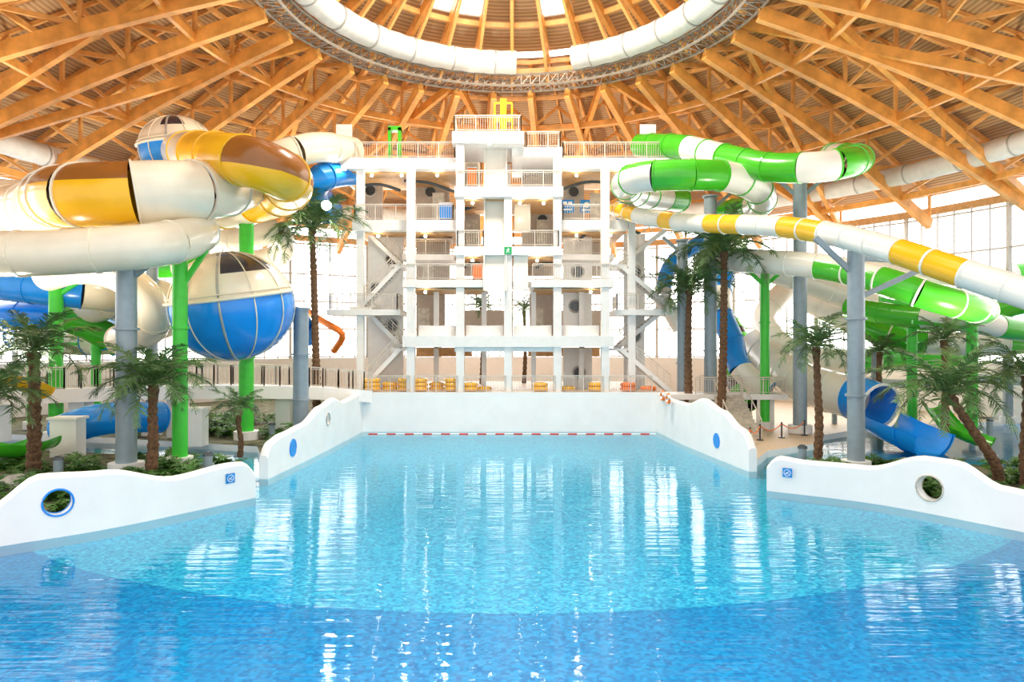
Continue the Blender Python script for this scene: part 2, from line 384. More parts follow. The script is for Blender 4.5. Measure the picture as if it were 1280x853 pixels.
duct(dring(34,19.2,105,200,110),.75,'white ventilation duct curving along the eaves')

# perimeter wall + windows
g=G(); gt=G()
pa=[Vector((CX+40.5*math.cos(a),CY+40.5*math.sin(a),0)) for a in angs]
for i in range(72):
    a,b=pa[i],pa[i+1]
    g.add([a,b,b+Vector((0,0,4.5)),a+Vector((0,0,4.5))],[(0,1,2,3)])
    gt.beam(a+Vector((0,0,17.2)),b+Vector((0,0,17.2)),.4,.6)
struct(g.obj('wall_back',WHITE),'white lower perimeter wall','wall')
struct(gt.obj('trim_1',INTER),'timber fascia above perimeter glazing','trim')
for i in range(0,72,3):
    a,b=pa[i],pa[i+3]; g=G(); up=Vector((0,0,1))
    for t in range(0,7):
        p=a.lerp(b,t/6); wd=.28 if t in (0,) else .1
        g.beam(p+up*4.5,p+up*17,wd,wd)
    for z in (4.6,7.6,10.5,13.4,16.6): g.beam(a+up*z,b+up*z,.12,.14)
    struct(g.obj('window_%d'%wi,MULL),'tall framed glazing bay with pale mullions, bright daylight outside','window'); wi+=1

# ---------------- railing ----------------
def railing(pts,parent=None,h=1.1,label='metal handrail with slim vertical balusters',sp=.16):
    pts=[Vector(p) for p in pts]; up=Vector((0,0,1)); g=G(); gh=G()
    for a,b in zip(pts,pts[1:]):
        gh.beam(a+up*h,b+up*h,.07,.07)
        g.beam(a+up*.12,b+up*.12,.04,.04); g.beam(a+up*(h-.12),b+up*(h-.12),.035,.035)
        L=(b-a).length; n=max(1,int(L/sp))
        for i in range(n+1):
            p=a.lerp(b,i/n); wd=.07 if i%9==0 or i==n else .024
            if wd>.05: g.beam(p,p+up*h,wd,wd)
            else: g.beam(p+up*.12,p+up*(h-.12),wd,wd)
    if parent is None:
        o=g.obj('railing',RAIL); tag(o,label,'railing')
    else: o=g.obj('railing',RAIL,parent)
    hh=gh.obj('handrail',RAIL); hh.parent=o
    return o

# ---------------- tower ----------------
TW=root('slide_tower',(0,50,2.7),'white multi-level slide tower with open platforms, columns, stairs and railings','slide tower')
def X(u,d): return (u-640)*d/F
def Z(v,d): return CZ-(v-430)*d/F
def slab(u0,u1,v0,v1,d,dep,name='platform_slab',m=WHITE):
    g=G(); lo=(X(u0,d),d,Z(v1,d)); hi=(X(u1,d),d+dep,Z(v0,d)); g.box(lo,hi)
    g.obj(name,m,TW)
def front_rail(u0,u1,v,d,sides=0):
    z=Z(v,d); a=(X(u0,d)+.1,d+.1,z); b=(X(u1,d)-.1,d+.1,z)
    P_=[a,b]
    if sides: P_=[(a[0],a[1]+sides,z),a,b,(b[0],b[1]+sides,z)]
    railing(P_,TW)
DW=47.6; DC=46.7
slab(503,768,420,434,DC,8)
slab(568,702,434,440,DC+.4,7)
for u0,u1 in ((522,570),(582,629),(642,690),(702,750)):
    g=G(); x0=X(u0,DC+.6);x1=X(u1,DC+.6);zb=Z(421,DC);zt=zb+.78;n=16;vs=[]
    for i in range(n+1):
        t=i/n; x=x0+(x1-x0)*t; y=DC+1.1-.5*math.sin(math.pi*t); dz=.025*math.cos(2*math.pi*t)
        vs+= [(x,y,zb),(x,y,zt+dz),(x,y+.1,zt+dz),(x,y+.1,zb)]
    g.add(vs,[(i*4+j,i*4+(j+1)%4,(i+1)*4+(j+1)%4,(i+1)*4+j) for i in range(n) for j in range(4)])
    g.obj('curved_parapet',WHITE,TW,True)
slab(503,606,350,359,DC,7); slab(664,768,350,359,DC,7); slab(606,664,352,359,DC+3,4)
front_rail(506,606,350,DC); front_rail(664,766,350,DC)
slab(568,702,308,319,DC,7); front_rail(570,606,308,DC,1); front_rail(640,700,308,DC,1)
slab(503,568,318,325,DC+2.5,4); slab(702,768,318,325,DC+2.5,4)
front_rail(505,567,318,DC+2.5); front_rail(703,766,318,DC+2.5)
slab(440,570,275,288,DW,6.5); slab(700,785,275,287,DW,6.5)
front_rail(441,568,275,DW,3); front_rail(702,784,275,DW,3)
slab(568,704,233,246,DC,7); front_rail(570,702,233,DC)
slab(415,572,197,211,DW,6.5); slab(700,862,197,211,DW,6.5)
front_rail(417,570,197,DW,4); front_rail(702,860,197,DW,4)
slab(565,655,164,179,DC,5); slab(640,704,184,196,DC+1,6)
front_rail(566,653,164,DC,2); front_rail(656,702,184,DC+1,2)
slab(408,500,387,394,DW,3); front_rail(410,498,387,DW,2)
slab(768,842,387,394,DW,3); front_rail(770,840,387,DW,2)
for a,b in ((460,512),(518,572),(580,632),(640,694),(702,754),(762,815)):
    railing([(X(a,46.7),46.75,2.7),(X(b,46.7),46.75,2.7)],TW)
def col(u,v0,d,w=.62):
    g=G(); x=X(u,d); z1=Z(v0,d); g.box((x-w/2,d,2.7),(x+w/2,d+w,z1)); g.obj('column',WHITE,TW)
for u,v0 in ((513,205),(575,180),(635,246),(697,190),(757,205)): col(u,v0,DC+.12,.55)
for u in (450,790): col(u,205,DW+.3,.5)
for u in (513,575,635,697,757): col(u,205,DC+5.5,.45)
for u in (545,605,667,727): col(u,355,DC+3.2,.35)
g=G(); a0=X(606,DC); a1=X(632,DC)
pr=[(DC+1.6,Z(178,DC)),(DC+1.1,Z(250,DC)),(DC+.5,Z(310,DC)),(DC-.1,Z(364,DC))]
for (y0,z0),(y1,z1) in zip(pr,pr[1:]):
    for xa,xb,o in ((a0,a1,0),(a0-.08,a0,-.45),(a1,a1+.08,-.45)):
        vs=[(x,y+dy,z) for (y,z) in ((y0,z0),(y1,z1)) for x,dy in ((xa,o),(xb,o),(xb,.12),(xa,.12))]
        g.add(vs,[(0,1,2,3),(7,6,5,4),(0,4,5,1),(1,5,6,2),(2,6,7,3),(3,7,4,0)])
g.obj('drop_slide_chute',WFG,TW,label='white near-vertical drop slide chute',fix=True)
def prism(u0,u1,v0,v1,ya0,ya1,dp,name):
    x0=X(u0,DC);x1=X(u1,DC);za=Z(v0,DC);zb=Z(v1,DC); g=G()
    g.add([(x0,ya0,za),(x1,ya0,za),(x1,ya1,zb),(x0,ya1,zb),(x0,ya0+dp,za),(x1,ya0+dp,za),(x1,ya1+dp,zb),(x0,ya1+dp,zb)],[(0,1,2,3),(4,7,6,5),(0,4,5,1),(1,5,6,2),(2,6,7,3),(3,7,4,0)])
    g.obj(name,WFG,TW,fix=True)
prism(642,660,319,362,DC+.3,DC+.1,.4,'chute_shroud')
prism(643,664,246,285,DC+2.2,DC+1.6,.4,'chute_shroud')
def bw(u0,u1,v0,v1,d,th=.25,m=WHITE):
    g=G(); g.box((X(u0,d),d,max(2.7,Z(v1,d))),(X(u1,d),d+th,Z(v0,d))); g.obj('wall_panel',m,TW)
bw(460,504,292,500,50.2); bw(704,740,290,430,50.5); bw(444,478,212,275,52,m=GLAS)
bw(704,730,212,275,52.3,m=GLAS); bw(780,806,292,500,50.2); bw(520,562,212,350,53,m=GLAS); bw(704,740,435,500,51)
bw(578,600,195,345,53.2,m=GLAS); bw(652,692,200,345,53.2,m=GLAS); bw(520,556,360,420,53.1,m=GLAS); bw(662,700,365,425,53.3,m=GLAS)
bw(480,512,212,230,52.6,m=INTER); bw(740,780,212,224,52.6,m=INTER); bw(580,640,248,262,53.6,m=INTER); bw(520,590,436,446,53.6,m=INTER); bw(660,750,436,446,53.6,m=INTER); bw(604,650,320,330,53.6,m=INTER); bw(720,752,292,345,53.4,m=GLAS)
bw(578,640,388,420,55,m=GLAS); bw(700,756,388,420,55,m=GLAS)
for u,v,d in ((548,275,51.5),(745,275,51.8),(590,233,52.5),(678,308,52.5),(530,419,52),(672,419,52),(590,308,52.6),(535,349,52)):
    x=X(u,d); z=Z(v,d); g=G(); g.box((x-.45,d,z),(x+.45,d+.08,z+2.05)); g.obj('access_door',STONE,TW)
for (a,b) in (((452,232,50),(500,238,49.5)),((505,226,50),(568,240,50)),((704,236,50),(760,228,50)),((724,300,49.5),(752,285,49.5)),((752,285,49.5),(800,292,49.5)),((520,300,50),(565,296,50)),((580,262,50),(630,258,50)),((580,335,50),(600,330,50)),((670,335,50),(694,330,50))):
    g=G(); pts=catmull([at(*a),(at(*a)+at(*b))/2+Vector((0,0,.25)),at(*b)],.4); g.tube(pts,.11,8); g.obj('service_pipe',DARK,TW,True)
for u0,u1,v,d in ((508,762,435,DC+.5),(445,568,289,DW+.2),(702,784,288,DW+.2),(420,568,212,DW+.2),(704,858,212,DW+.2),(572,700,247,DC+.2),(572,700,320,DC+.2),(508,604,360,DC+.2),(668,764,360,DC+.2)):
    g=G(); z=Z(v,d); g.box((X(u0,d),d+.6,z-.06),(X(u1,d),d+5.8,z-.005)); g.obj('soffit',INTER,TW)
for u,v,d in ((462,213,DW),(500,213,DW),(545,213,DW),(722,213,DW),(778,213,DW),(830,213,DW),(470,290,DW),(530,290,DW),(722,289,DW),(765,289,DW),(590,248,DC),(650,248,DC),(680,248,DC),(590,321,DC),(672,321,DC),(530,361,DC),(740,361,DC)):
    c=at(u,v,d)+Vector((0,.75,-.08)); g=G(); g.tube([c-Vector((0,0,.02)),c-Vector((0,0,.06)),c-Vector((0,0,.14)),c-Vector((0,0,.18))],[.06,.1,.1,.05],10); g.obj('downlight',LAMP,TW,True)
def port(u,v,d,r,rim=STEEL):
    c=Vector((X(u,d),d-.04,Z(v,d))); g=G(); g.cyl(c,c+Vector((0,.05,0)),r,n=24)
    o=g.obj('porthole',DARK,TW)
    g=G(); g.tube([c+Vector((math.cos(q)*r,0,math.sin(q)*r)) for q in [2*math.pi*x/28 for x in range(28)]],.07,8,closed=True)
    rr=g.obj('porthole_rim',rim,None,True); rr.parent=o
for u,v,d in ((490,325,50.2),(490,407,50.2),(470,362,50.2),(722,340,50.5),(719,383,50.5),(724,466,51),(463,238,52),(793,340,50.2),(793,420,50.2),(538,330,53),(538,240,53),(717,240,52.3),(678,275,53.2)):
    port(u,v,d,.45)
def stairs(x0,z0,x1,z1,y,wd=1.3):
    n=max(4,int(abs(z1-z0)/.19)); e=link(bpy.data.objects.new('stair_flight',None)); adopt(e,TW)
    g=G(); sg=(x1-x0)/n
    for i in range(n):
        xa=x0+sg*i; xb=x0+sg*(i+1); zz=z0+(z1-z0)*(i+1)/n
        g.box((min(xa,xb),y,zz-.08),(max(xa,xb)+.03,y+wd,zz))
    o=g.obj('tread',GLAS); o.parent=e
    g=G()
    for yy in (y-.05,y+wd+.05): g.beam((x0,yy,z0-.05),(x1,yy,z1-.05),.08,.3)
    o=g.obj('stringer',WHITE); o.parent=e
    g=G(); up=Vector((0,0,1)); a=Vector((x0,y-.05,z0)); b=Vector((x1,y-.05,z1))
    for h in (.35,.6,.85): g.beam(a+up*h,b+up*h,.03,.03)
    g.beam(a+up*1.1,b+up*1.1,.07,.07)
    for i in range(0,n+1,2):
        p=a.lerp(b,i/n); g.beam(p,p+up*1.1,.04,.04)
    o=g.obj('handrail',RAIL); o.parent=e
for sgn,(ua,ub) in ((1,(775,838)),(-1,(500,450))):
    xa,xb=X(ua,48),X(ub,48)
    stairs(xb,2.7,xa,5.7,48); stairs(xa,5.7,xb,8.6,49.4); stairs(xb,8.6,xa,11.6,48); stairs(xa,11.6,xb,14.3,49.4)
    for z in (5.7,11.6): 
        g=G(); g.box((xa-.7,48,z-.2),(xa+.7,50.8,z)); g.obj('stair_landing',WHITE,TW)
    g=G(); g.box((xb-.7,48,8.4),(xb+.7,50.8,8.6)); g.obj('stair_landing',WHITE,TW)
g=G(); x=X(629,DC); z=Z(164,DC)
for dx in (-.6,.6):
    g.beam((x+dx,DC+.8,z),(x+dx,DC+.8,z+2.2),.12,.12); g.beam((x+dx,DC+2.2,z),(x+dx,DC+2.2,z+1.6),.12,.12)
    g.beam((x+dx,DC+.8,z+1.2),(x+dx,DC+2.2,z+1.2),.1,.1)
g.beam((x-.6,DC+.8,z+2.2),(x+.6,DC+.8,z+2.2),.12,.12); g.beam((x-.6,DC+.8,z+1.1),(x+.6,DC+.8,z+1.1),.1,.4)
g.beam((x-.6,DC+2.2,z+1.6),(x+.6,DC+2.2,z+1.6),.12,.12); g.box((x-.22,DC+.7,z+.2),(x+.22,DC+.85,z+2.5))
g.obj('yellow_start_gate',YEL,TW,label='yellow steel start gate on top platform')
g=G(); x=X(491,DW); z=Z(197,DW)
g.box((x-.45,DW+.6,z),(x-.25,DW+1.2,z+2.3)); g.box((x+.25,DW+.6,z),(x+.45,DW+1.2,z+2.3)); g.box((x-.45,DW+.6,z+2.1),(x+.45,DW+1.2,z+2.4)); g.obj('green_start_gate',GRN,TW)
g=G(); x=X(462,DW); g.box((x-1.4,DW+3.3,z),(x+2.2,DW+3.7,z+1.0)); g.obj('platform_barrier_panel',YEL,TW,label='yellow start platform barrier')
g=G(); x=X(715,DW); g.box((x-.7,DW+3.3,z),(x+1.2,DW+3.7,z+1.0)); g.obj('platform_barrier_panel',YEL,TW,label='yellow start platform barrier')
sign((X(635,DC-.1),DC-.08,Z(313.5,DC)),(0,-1,0),.5,SIGNG,runner,'green emergency exit pictogram sign with running figure','exit_sign')
sign((X(712,50),51.9,Z(258,51.9)),(0,-1,0),1.0,SIGNB,[[(-.35,.1),(-.05,.1),(-.05,.35),(-.35,.35)],[(.05,.1),(.35,.1),(.35,.35),(.05,.35)],[(-.35,-.3),(.35,-.3),(.35,-.2),(-.35,-.2)]],'blue information board with white panels','info_sign')
sign((X(737,50),51.9,Z(258,51.9)),(0,-1,0),1.0,SIGNB,[circ(0,.1,.22),[(-.35,-.35),(.35,-.35),(.35,-.22),(-.35,-.22)]],'blue information board with white panels','info_sign')
def box_thing(name,cat,label,u,v,d,w,h,m,dp=.5):
    x=X(u,d); z=Z(v,d); r=root(name,(x,d,z),label,cat)
    g=G(); g.box((x-w/2,d,z+.08),(x+w/2,d+dp,z+h)); g.obj('body',m,r)
    g=G(); g.box((x-w/2-.04,d-.04,z+h),(x+w/2+.04,d+dp+.04,z+h+.08)); g.obj('lid',SIGNW,r)
    for sx in (-1,1):
        g=G(); g.box((x+sx*w*.4-.05,d+.05,z),(x+sx*w*.4+.05,d+dp-.05,z+.08)); g.obj('foot',DARK,r)
box_thing('storage_cabinet','cabinet','blue storage cabinet on tower platform',557,275,DW+2.5,.9,1.2,BLU)
box_thing('storage_cabinet','cabinet','blue storage cabinet on tower platform',775,275,DW+2.5,.5,1.3,BLU)
box_thing('storage_cabinet','cabinet','orange storage box on tower platform',597,350,DC+2.0,.7,1.1,ORG)
box_thing('storage_cabinet','cabinet','orange storage box on tower platform',590,233,DC+2.0,.6,1.3,ORG)
for u in (430,810):
    x=X(u,51); z=Z(199,51); r=root('notice_board',(x,51,z),'white notice board on posts on upper platform','notice board')
    g=G(); g.box((x-.6,51,z+1.5),(x+.6,51.08,z+2.6)); g.obj('board',SIGNW,r)
    for sx in (-.45,.45):
        g=G(); g.beam((x+sx,51.1,z),(x+sx,51.1,z+2.6),.08,.08); g.obj('post',STEEL,r)

def ring_mesh(R,r,m):
    g=G(); g.tube([Vector((R*math.cos(q),R*math.sin(q),0)) for q in [2*math.pi*x/24 for x in range(24)]],r,10,closed=True); return g.mesh('swim_ring',m,True)
RM=ring_mesh(.42,.15,YEL); OM=ring_mesh(.42,.15,ORG)
def rings(u0,u1,n,stack,me,lab,grp,d=47.8):
    for i in range(n):
        x=X(u0+(u1-u0)*i/max(1,n-1),d)
        for k in range(stack-(i%2)):
            o=link(bpy.data.objects.new('swim_ring',me)); o.location=(x,d+(i%2)*.5,2.86+k*.29); o.rotation_euler=(.02*k,0,i)
            tag(o,lab,'swim ring',grp)
LY='yellow inflatable swim ring stacked on deck'; GY='yellow swim rings on deck'
rings(465,507,3,3,RM,LY,GY); rings(525,565,3,3,RM,LY,GY); rings(588,605,2,2,RM,LY,GY); rings(675,745,3,2,RM,LY,GY)
rings(785,812,2,2,OM,'orange inflatable swim ring stacked on deck','orange swim rings on deck')
for k,(y,z) in enumerate(((44.2,2.95),(42.6,2.9))):
    g=G(); c=Vector((9.75,y,z-.35))
    g.tube([c+Vector((0,math.cos(q)*.32,math.sin(q)*.32)) for q in [2*math.pi*x/24 for x in range(24)]],.09,8,closed=True,mf=lambda i,j:(i//3)%2)
    tag(g.obj('lifebuoy',[ORG,SIGNW],None,True),'orange and white lifebuoy hanging on white pool wall','lifebuoy','lifebuoys')
def flood(p,aim,r=.15,lens=LAMP):
    p=Vector(p); rt=root('floodlight',p,'round lit floodlight by the tower, the front row added for water streaks','floodlight','floodlights'); t=(Vector(aim)-p).normalized()
    g=G(); g.tube([p-t*.35,p-t*.15,p],[r*.5,r*1.1,r*1.15],16); g.obj('housing',STEEL,rt,True)
    g=G(); g.cyl(p+t*.005,p+t*.03,r,n=16); g.obj('lens',lens,rt)
flood(at(408,257,43.0),(-2,10,2),.28,STAR)
for u,v in ((430,210),(505,205),(557,205),(612,178),(670,190),(722,205),(778,205)):
    flood(at(u,v,46.45 if 565<u<700 else 47.3),(X(u,40)*.7,22,0),.16,STAR)  # row added only to throw bright streaks onto the water

# ---------------- slides ----------------
def slide(ctrl,r,mats,colf,label,seg=6,open_=False,n=24,fl=None,step=.45,byu=None):
    P_=catmull([at(*c) for c in ctrl],step); rt=root('water_slide',P_[len(P_)//2],label,'water slide')
    k=0;i=0
    arc=(lambda j:.46<=j<1.0) if open_ else None
    while i<len(P_)-1:
        e=min(i+seg,len(P_)-1)
        if len(P_)-1-e<2: e=len(P_)-1
        g=G(); kk=k
        if byu:
            mp=P_[(i+e)//2]; uu=640+mp.x/mp.y*F; c_=byu(uu,mp.y); mf=(lambda a,j:c_) if not callable(c_) else (lambda a,j:c_(j))
        else: mf=lambda a,j:colf(kk,j)
        g.tube(P_[i:e+1],r,n,cap=False,mf=mf,arc=arc)
        if open_: g.tube(P_[i:e+1],r*.94,n,cap=False,mf=mf,arc=arc)
        g.obj('flume_section' if open_ else 'tube_section',mats,rt,True)
        p=P_[e]; t=(P_[e]-P_[e-1]).normalized(); g=G()
        g.tube([p-t*.06,p-t*.045,p+t*.045,p+t*.06],[r*.95,r*1.05,r*1.05,r*.95],n,cap=False,arc=arc); g.obj('joint_flange',fl or mats[0],rt)
        i=e;k+=1
def two(a,b,per=2): return lambda k,j:(a if (k//per)%2==0 else b)
# west cluster
slide([(310,218,40),(294,232,35),(255,238,31.8),(200,240,30),(140,243,29.3),(90,245,29.8),(66,248,33),(45,258,38),(-30,266,42)],1.36,[CREAM,YEL,BRN],None,
   'wide enclosed tube slide in cream, yellow and brown panels',seg=5,fl=CREAM,byu=lambda u,d:0 if u>175 or d>33 else ((lambda j:2 if (.14<j<.44) else 1)))
slide([(228,190,40),(262,194,34),(310,202,31),(348,216,31.5),(362,230,34),(345,246,38),(280,262,41),(200,280,43)],1.15,[CREAM,YEL,BRN],None,
   'twisting enclosed tube slide in yellow with brown patches',seg=6,fl=YEL,byu=lambda u,d:0 if (u<245 or d>39) else ((lambda j:2 if (j<.32 or j>.95) else 1) if u>318 else (lambda j:2 if .55<j<.62 else 1)))
slide([(-60,318,27.5),(40,317,27.5),(120,313,27.8),(190,307,28.6),(240,296,31),(246,284,34),(200,278,37.5),(120,290,40),(60,300,43)],.92,[CREAM],lambda k,j:0,'cream enclosed tube slide with bolted joints',fl=CREAM)
slide([(330,202,45),(362,192,44),(400,184,46),(440,190,49)],1.0,[CREAM,BLU],lambda k,j:0,'cream tube slide leaving the tower platform')
slide([(440,215,50),(402,222,47),(395,240,48),(412,265,51)],.95,[BLU],lambda k,j:0,'blue tube slide dropping beside the tower')
slide([(-60,350,42),(20,358,41),(90,365,41),(140,372,43),(150,385,47)],.95,[BLU,CREAM],two(0,1,3),'blue and cream enclosed tube slide')
slide([(60,395,46),(120,385,44),(180,365,43),(215,380,43),(205,405,45),(140,410,48)],.95,[CREAM,BLU],lambda k,j:1 if k>5 else 0,'cream spiral tube slide')
slide([(-40,275,40),(60,280,42),(150,268,44),(230,282,46)],1.0,[CREAM,BRN],lambda k,j:0,'cream tube slide behind others')
slide([(-60,240,44),(20,245,43),(120,255,45),(220,248,47),(300,262,49)],1.0,[CREAM],lambda k,j:0,'cream tube slide under the roof')
slide([(-60,410,45),(20,395,44),(90,400,44),(150,430,46)],.9,[BLU,GRN],two(0,1,3),'blue and green tube slide')
slide([(60,345,38),(100,335,36.5),(150,345,36),(185,375,37),(190,410,38.5),(150,425,41)],.85,[CREAM],lambda k,j:0,'cream curling tube slide between columns')
slide([(120,350,47),(175,385,45),(168,420,45),(100,428,47),(20,420,49)],.9,[BLU,CREAM],two(0,1,3),'blue tube slide with cream band')
slide([(250,285,48),(300,300,47),(345,290,47),(350,318,49),(290,330,51),(200,335,52)],.8,[CREAM,GRN],two(0,1,4),'cream looping tube slide high behind the bowl')
slide([(75,540,36),(110,528,36),(150,522,37),(200,522,39)],.85,[BLU],lambda k,j:0,'blue tube run-out at deck level')
slide([(-40,548,30),(20,556,31),(60,545,33)],.6,[GRN],lambda k,j:0,'bright green run-out flume',open_=True)
slide([(-50,475,36),(10,468,35),(55,485,37)],.6,[YEL],lambda k,j:0,'yellow open flume beside footbridge',open_=True)
slide([(385,390,50),(405,403,48.5),(428,418,48),(418,438,50)],.24,[ORG,RED],two(0,1,2),'thin orange tube slide beside the stairs')
slide([(340,385,47),(375,398,46),(385,425,47)],.6,[BLU],lambda k,j:0,'small blue tube slide')
def bowl(u,v,d,r,m1,m2,m3,label,dk,sq=1.0):
    c=at(u,v,d); rt=root('slide_bowl',c,label,'water slide'); rot=(math.radians(8),math.radians(-6),0)
    def fin(o): o.matrix_parent_inverse=Matrix(); o.rotation_euler=rot; o.scale=(1,1,sq)
    def part(name,t0,t1,mats,mf):
        g=G(); n=48; st=14
        for i in range(st+1):
            th=t0+(t1-t0)*i/st
            for j in range(n):
                a=2*math.pi*j/n; g.v.append((r*math.sin(th)*math.cos(a),r*math.sin(th)*math.sin(a),r*math.cos(th)))
        for i in range(st):
            for j in range(n): g.f.append((i*n+j,(i+1)*n+j,(i+1)*n+(j+1)%n,i*n+(j+1)%n)); g.m.append(mf(i,j))
        fin(g.obj(name,mats,rt,True))
    E=math.radians(80)
    part('upper_shell',.05,E,[m1,m2],dk)
    part('lower_shell',E,math.pi-.05,[m3],lambda i,j:0)
    for th,q_ in ((E,.1),(E-.09,.05)):
        g=G(); g.tube([Vector((r*1.02*math.sin(th)*math.cos(q),r*1.02*math.sin(th)*math.sin(q),r*math.cos(th))) for q in [2*math.pi*x/48 for x in range(48)]],q_,8,closed=True)
        fin(g.obj('rim_flange',CREAM,rt,True))
    for a in range(12):
        q=a*math.pi/6+.2; g=G(); big=.06 if a==9 else .035
        g.tube([Vector((r*1.01*math.sin(t)*math.cos(q),r*1.01*math.sin(t)*math.sin(q),r*1.01*math.cos(t))) for t in [math.radians(5+170*x/24) for x in range(25)]],big,6)
        fin(g.obj('seam_rib',STEEL if big>.05 else CREAM,rt,True))
bowl(290,383,36,3.15,CREAM,BLK,BLU,'large spherical slide bowl, cream and dark above, blue below',lambda i,j:1 if (i<9 and (38<=j<48 or 14<=j<26)) or (i<3 and j%12<6) else 0,.9)
bowl(222,188,42,2.2,CREAM,BLK,BLU,'small spherical slide bowl with dark and cream wedges',lambda i,j:1 if i<9 and (j//6)%2==0 else 0,.92)
# east cluster
slide([(800,182,51),(850,184,47),(905,197,43),(960,209,40),(1020,209,38),(1060,203,38.5),(1072,198,42),(1040,195,47)],.85,[GRN,WFG],None,
   'green and white enclosed tube slide near roof',seg=4,byu=lambda u,d:(0 if u<860 or 905<u<985 or u>1040 else 1) if d<44 or u<900 else 1)
slide([(900,268,50),(945,258,46),(950,240,43),(915,222,41),(855,219,40),(800,222,41),(782,232,44),(800,243,48),(850,250,52)],.9,[GRN,WFG],None,
   'looping green and white tube slide',seg=4,byu=lambda u,d:0 if (825<u<905 and d<43) else ((lambda j:0 if .05<j<.4 else 1) if u<825 else (1 if d<47 else 0)))
slide([(770,262,49),(790,268,46),(840,277,42),(900,280,38),(970,283,34),(1040,293,30.5),(1110,311,27.5),(1190,337,25),(1260,360,23.4),(1350,390,21.6)],.52,[WFG,YEL],None,
   'long sloping tube slide with alternating yellow and white bands',seg=3,fl=WFG,byu=lambda u,d:1 if (u<800 or 820<u<845 or 876<u<916 or 968<u<1038 or 1112<u<1218) else 0)
slide([(880,325,48),(950,327,43),(1030,334,40),(1100,350,37),(1160,370,35.5),(1212,384,36),(1228,388,39),(1190,372,44),(1130,368,48)],.75,[WFG,GRN],None,
   'white flume slide with green side panels',seg=4,byu=lambda u,d:(lambda j:1 if j>.62 or j<.08 else 0) if 1020<u<1120 else (1 if 1120<u<1180 or u>1205 else 0))
slide([(1060,385,46),(1130,395,43),(1200,400,41),(1270,412,42),(1340,420,45)],.7,[GRN,WFG],two(0,1,2),'green and white flume slide',seg=5)
slide([(1000,372,52),(1060,400,49),(1130,425,47),(1230,430,46),(1330,425,48)],.8,[WFG,GRN],two(0,1,2),'white tube slide with green bands',seg=5)
slide([(900,318,52),(1000,350,49),(1080,378,48),(1150,402,49),(1230,385,52)],.85,[WFG,GRN],two(0,1,4),'white tube slide crossing behind the columns')
slide([(985,360,54),(955,400,52),(990,440,50),(1060,452,50),(1130,445,52),(1200,455,52)],.9,[WFG,GRN],two(0,1,4),'white and green spiralling tube slide')
slide([(1080,330,56),(1160,350,54),(1250,345,54),(1350,330,55)],.9,[WFG,GRN],two(0,1,4),'white tube slide with green bands near windows')
slide([(1060,468,48),(1130,475,47),(1220,468,47),(1320,475,46)],.6,[WFG],lambda k,j:0,'low white open flume',open_=True)
slide([(1230,395,50),(1280,380,47),(1340,375,45)],.7,[GRN,WFG],two(0,1,2),'green and white tube slide beside glazing',seg=4)
slide([(905,345,52),(900,385,50),(915,425,49),(925,460,48),(960,490,47)],.8,[BLU,WFG],lambda k,j:1 if (k%3==1) else 0,'blue tube slide with white stripe bands',seg=4)
slide([(945,430,52),(975,460,49),(1005,478,46.5),(1040,490,44.5),(1075,499,42.5),(1100,508,41)],1.35,[WFG,BLU],lambda k,j:1 if k>=7 else 0,'wide run-out tube in cream and blue at pool edge',seg=3)
slide([(1098,515,41),(1125,528,38.8),(1168,545,36.6)],1.35,[BLU],lambda k,j:0,'broad blue open splash-down flume',open_=True)
slide([(1165,500,42),(1190,530,39),(1235,548,37)],.6,[GRN],lambda k,j:0,'small bright green open flume',open_=True)
slide([(880,300,54),(840,330,53),(830,370,52),(850,410,52)],.6,[WFG,BLU],two(1,0,2),'blue and white tube slide descending beside tower')
slide([(905,395,56),(925,430,53),(918,470,51),(940,505,49)],.8,[GRN,BLK],two(0,1,1),'dark green and black striped flume',seg=2,step=.4)

def support(u,v,d,r,m,arms=(),z0=.38,label=None):
    x=X(u,d); z1=Z(v,d); rt=root('support_column',(x,d,z0),label,'column')
    g=G(); g.cyl((x,d,z0),(x,d,z1),r,n=20); g.obj('shaft',m,rt,True)
    g=G(); g.cyl((x,d,z0),(x,d,z0+.5),r*1.7,n=20); g.obj('base',WHITE,rt,True)
    for zz in (z0+(z1-z0)*.33,z0+(z1-z0)*.66,z1-.05):
        g=G(); g.cyl((x,d,zz-.05),(x,d,zz+.05),r*1.25,n=20); g.obj('flange',m,rt,True)
    for (dx,dz0,dz1) in arms:
        g=G(); g.beam((x,d,z1+dz0),(x+dx,d,z1+dz1),.18,.22); g.obj('bracket_arm',m,rt)
lg='tall green steel slide support column'; lgy='tall grey-blue steel slide support column'
support(158,318,29.5,.42,GREY,[(1.8,-1.2,.2),(-1.5,-1,.1)],label=lgy)
support(225,320,31,.33,GRNST,[(1.2,-1.5,.3)],label=lg)
support(308,240,40.3,.42,GRNST,[(1.2,-1.2,-.2)],label=lg,z0=.36)
support(376,385,38,.42,GREY,[(-1.5,-1,.3)],label=lgy)
support(70,350,40,.38,GRNST,[(1.5,-1,0)],label=lg)
support(190,250,42,.35,GREY,[],label=lgy)
support(1070,300,30,.36,GREY,[(3.5,-2.6,-1.0),(-1.8,-1.6,.1),(3.6,-.8,-1.0)],label=lgy)
support(1000,225,43,.42,GREY,[(1.6,-1.2,.2),(-1.6,-1.2,.2)],label=lgy)
support(888,245,46,.42,GREY,[(1.4,-1,.2)],label=lgy)
support(853,300,48,.38,GREY,[(-1.4,-1,.2)],label=lgy)
support(956,335,45,.30,GRNST,[(1.5,-1.2,.1),(-1.4,-1.2,.1)],label=lg)
support(1140,370,43,.3,GRNST,[(2.5,-.6,-.2),(-2,-.6,-.2),(3,-2,-2)],label=lg)
support(1215,392,40,.3,GRNST,[(-3.5,-.9,-.5),(1.5,-.8,0)],label=lg)
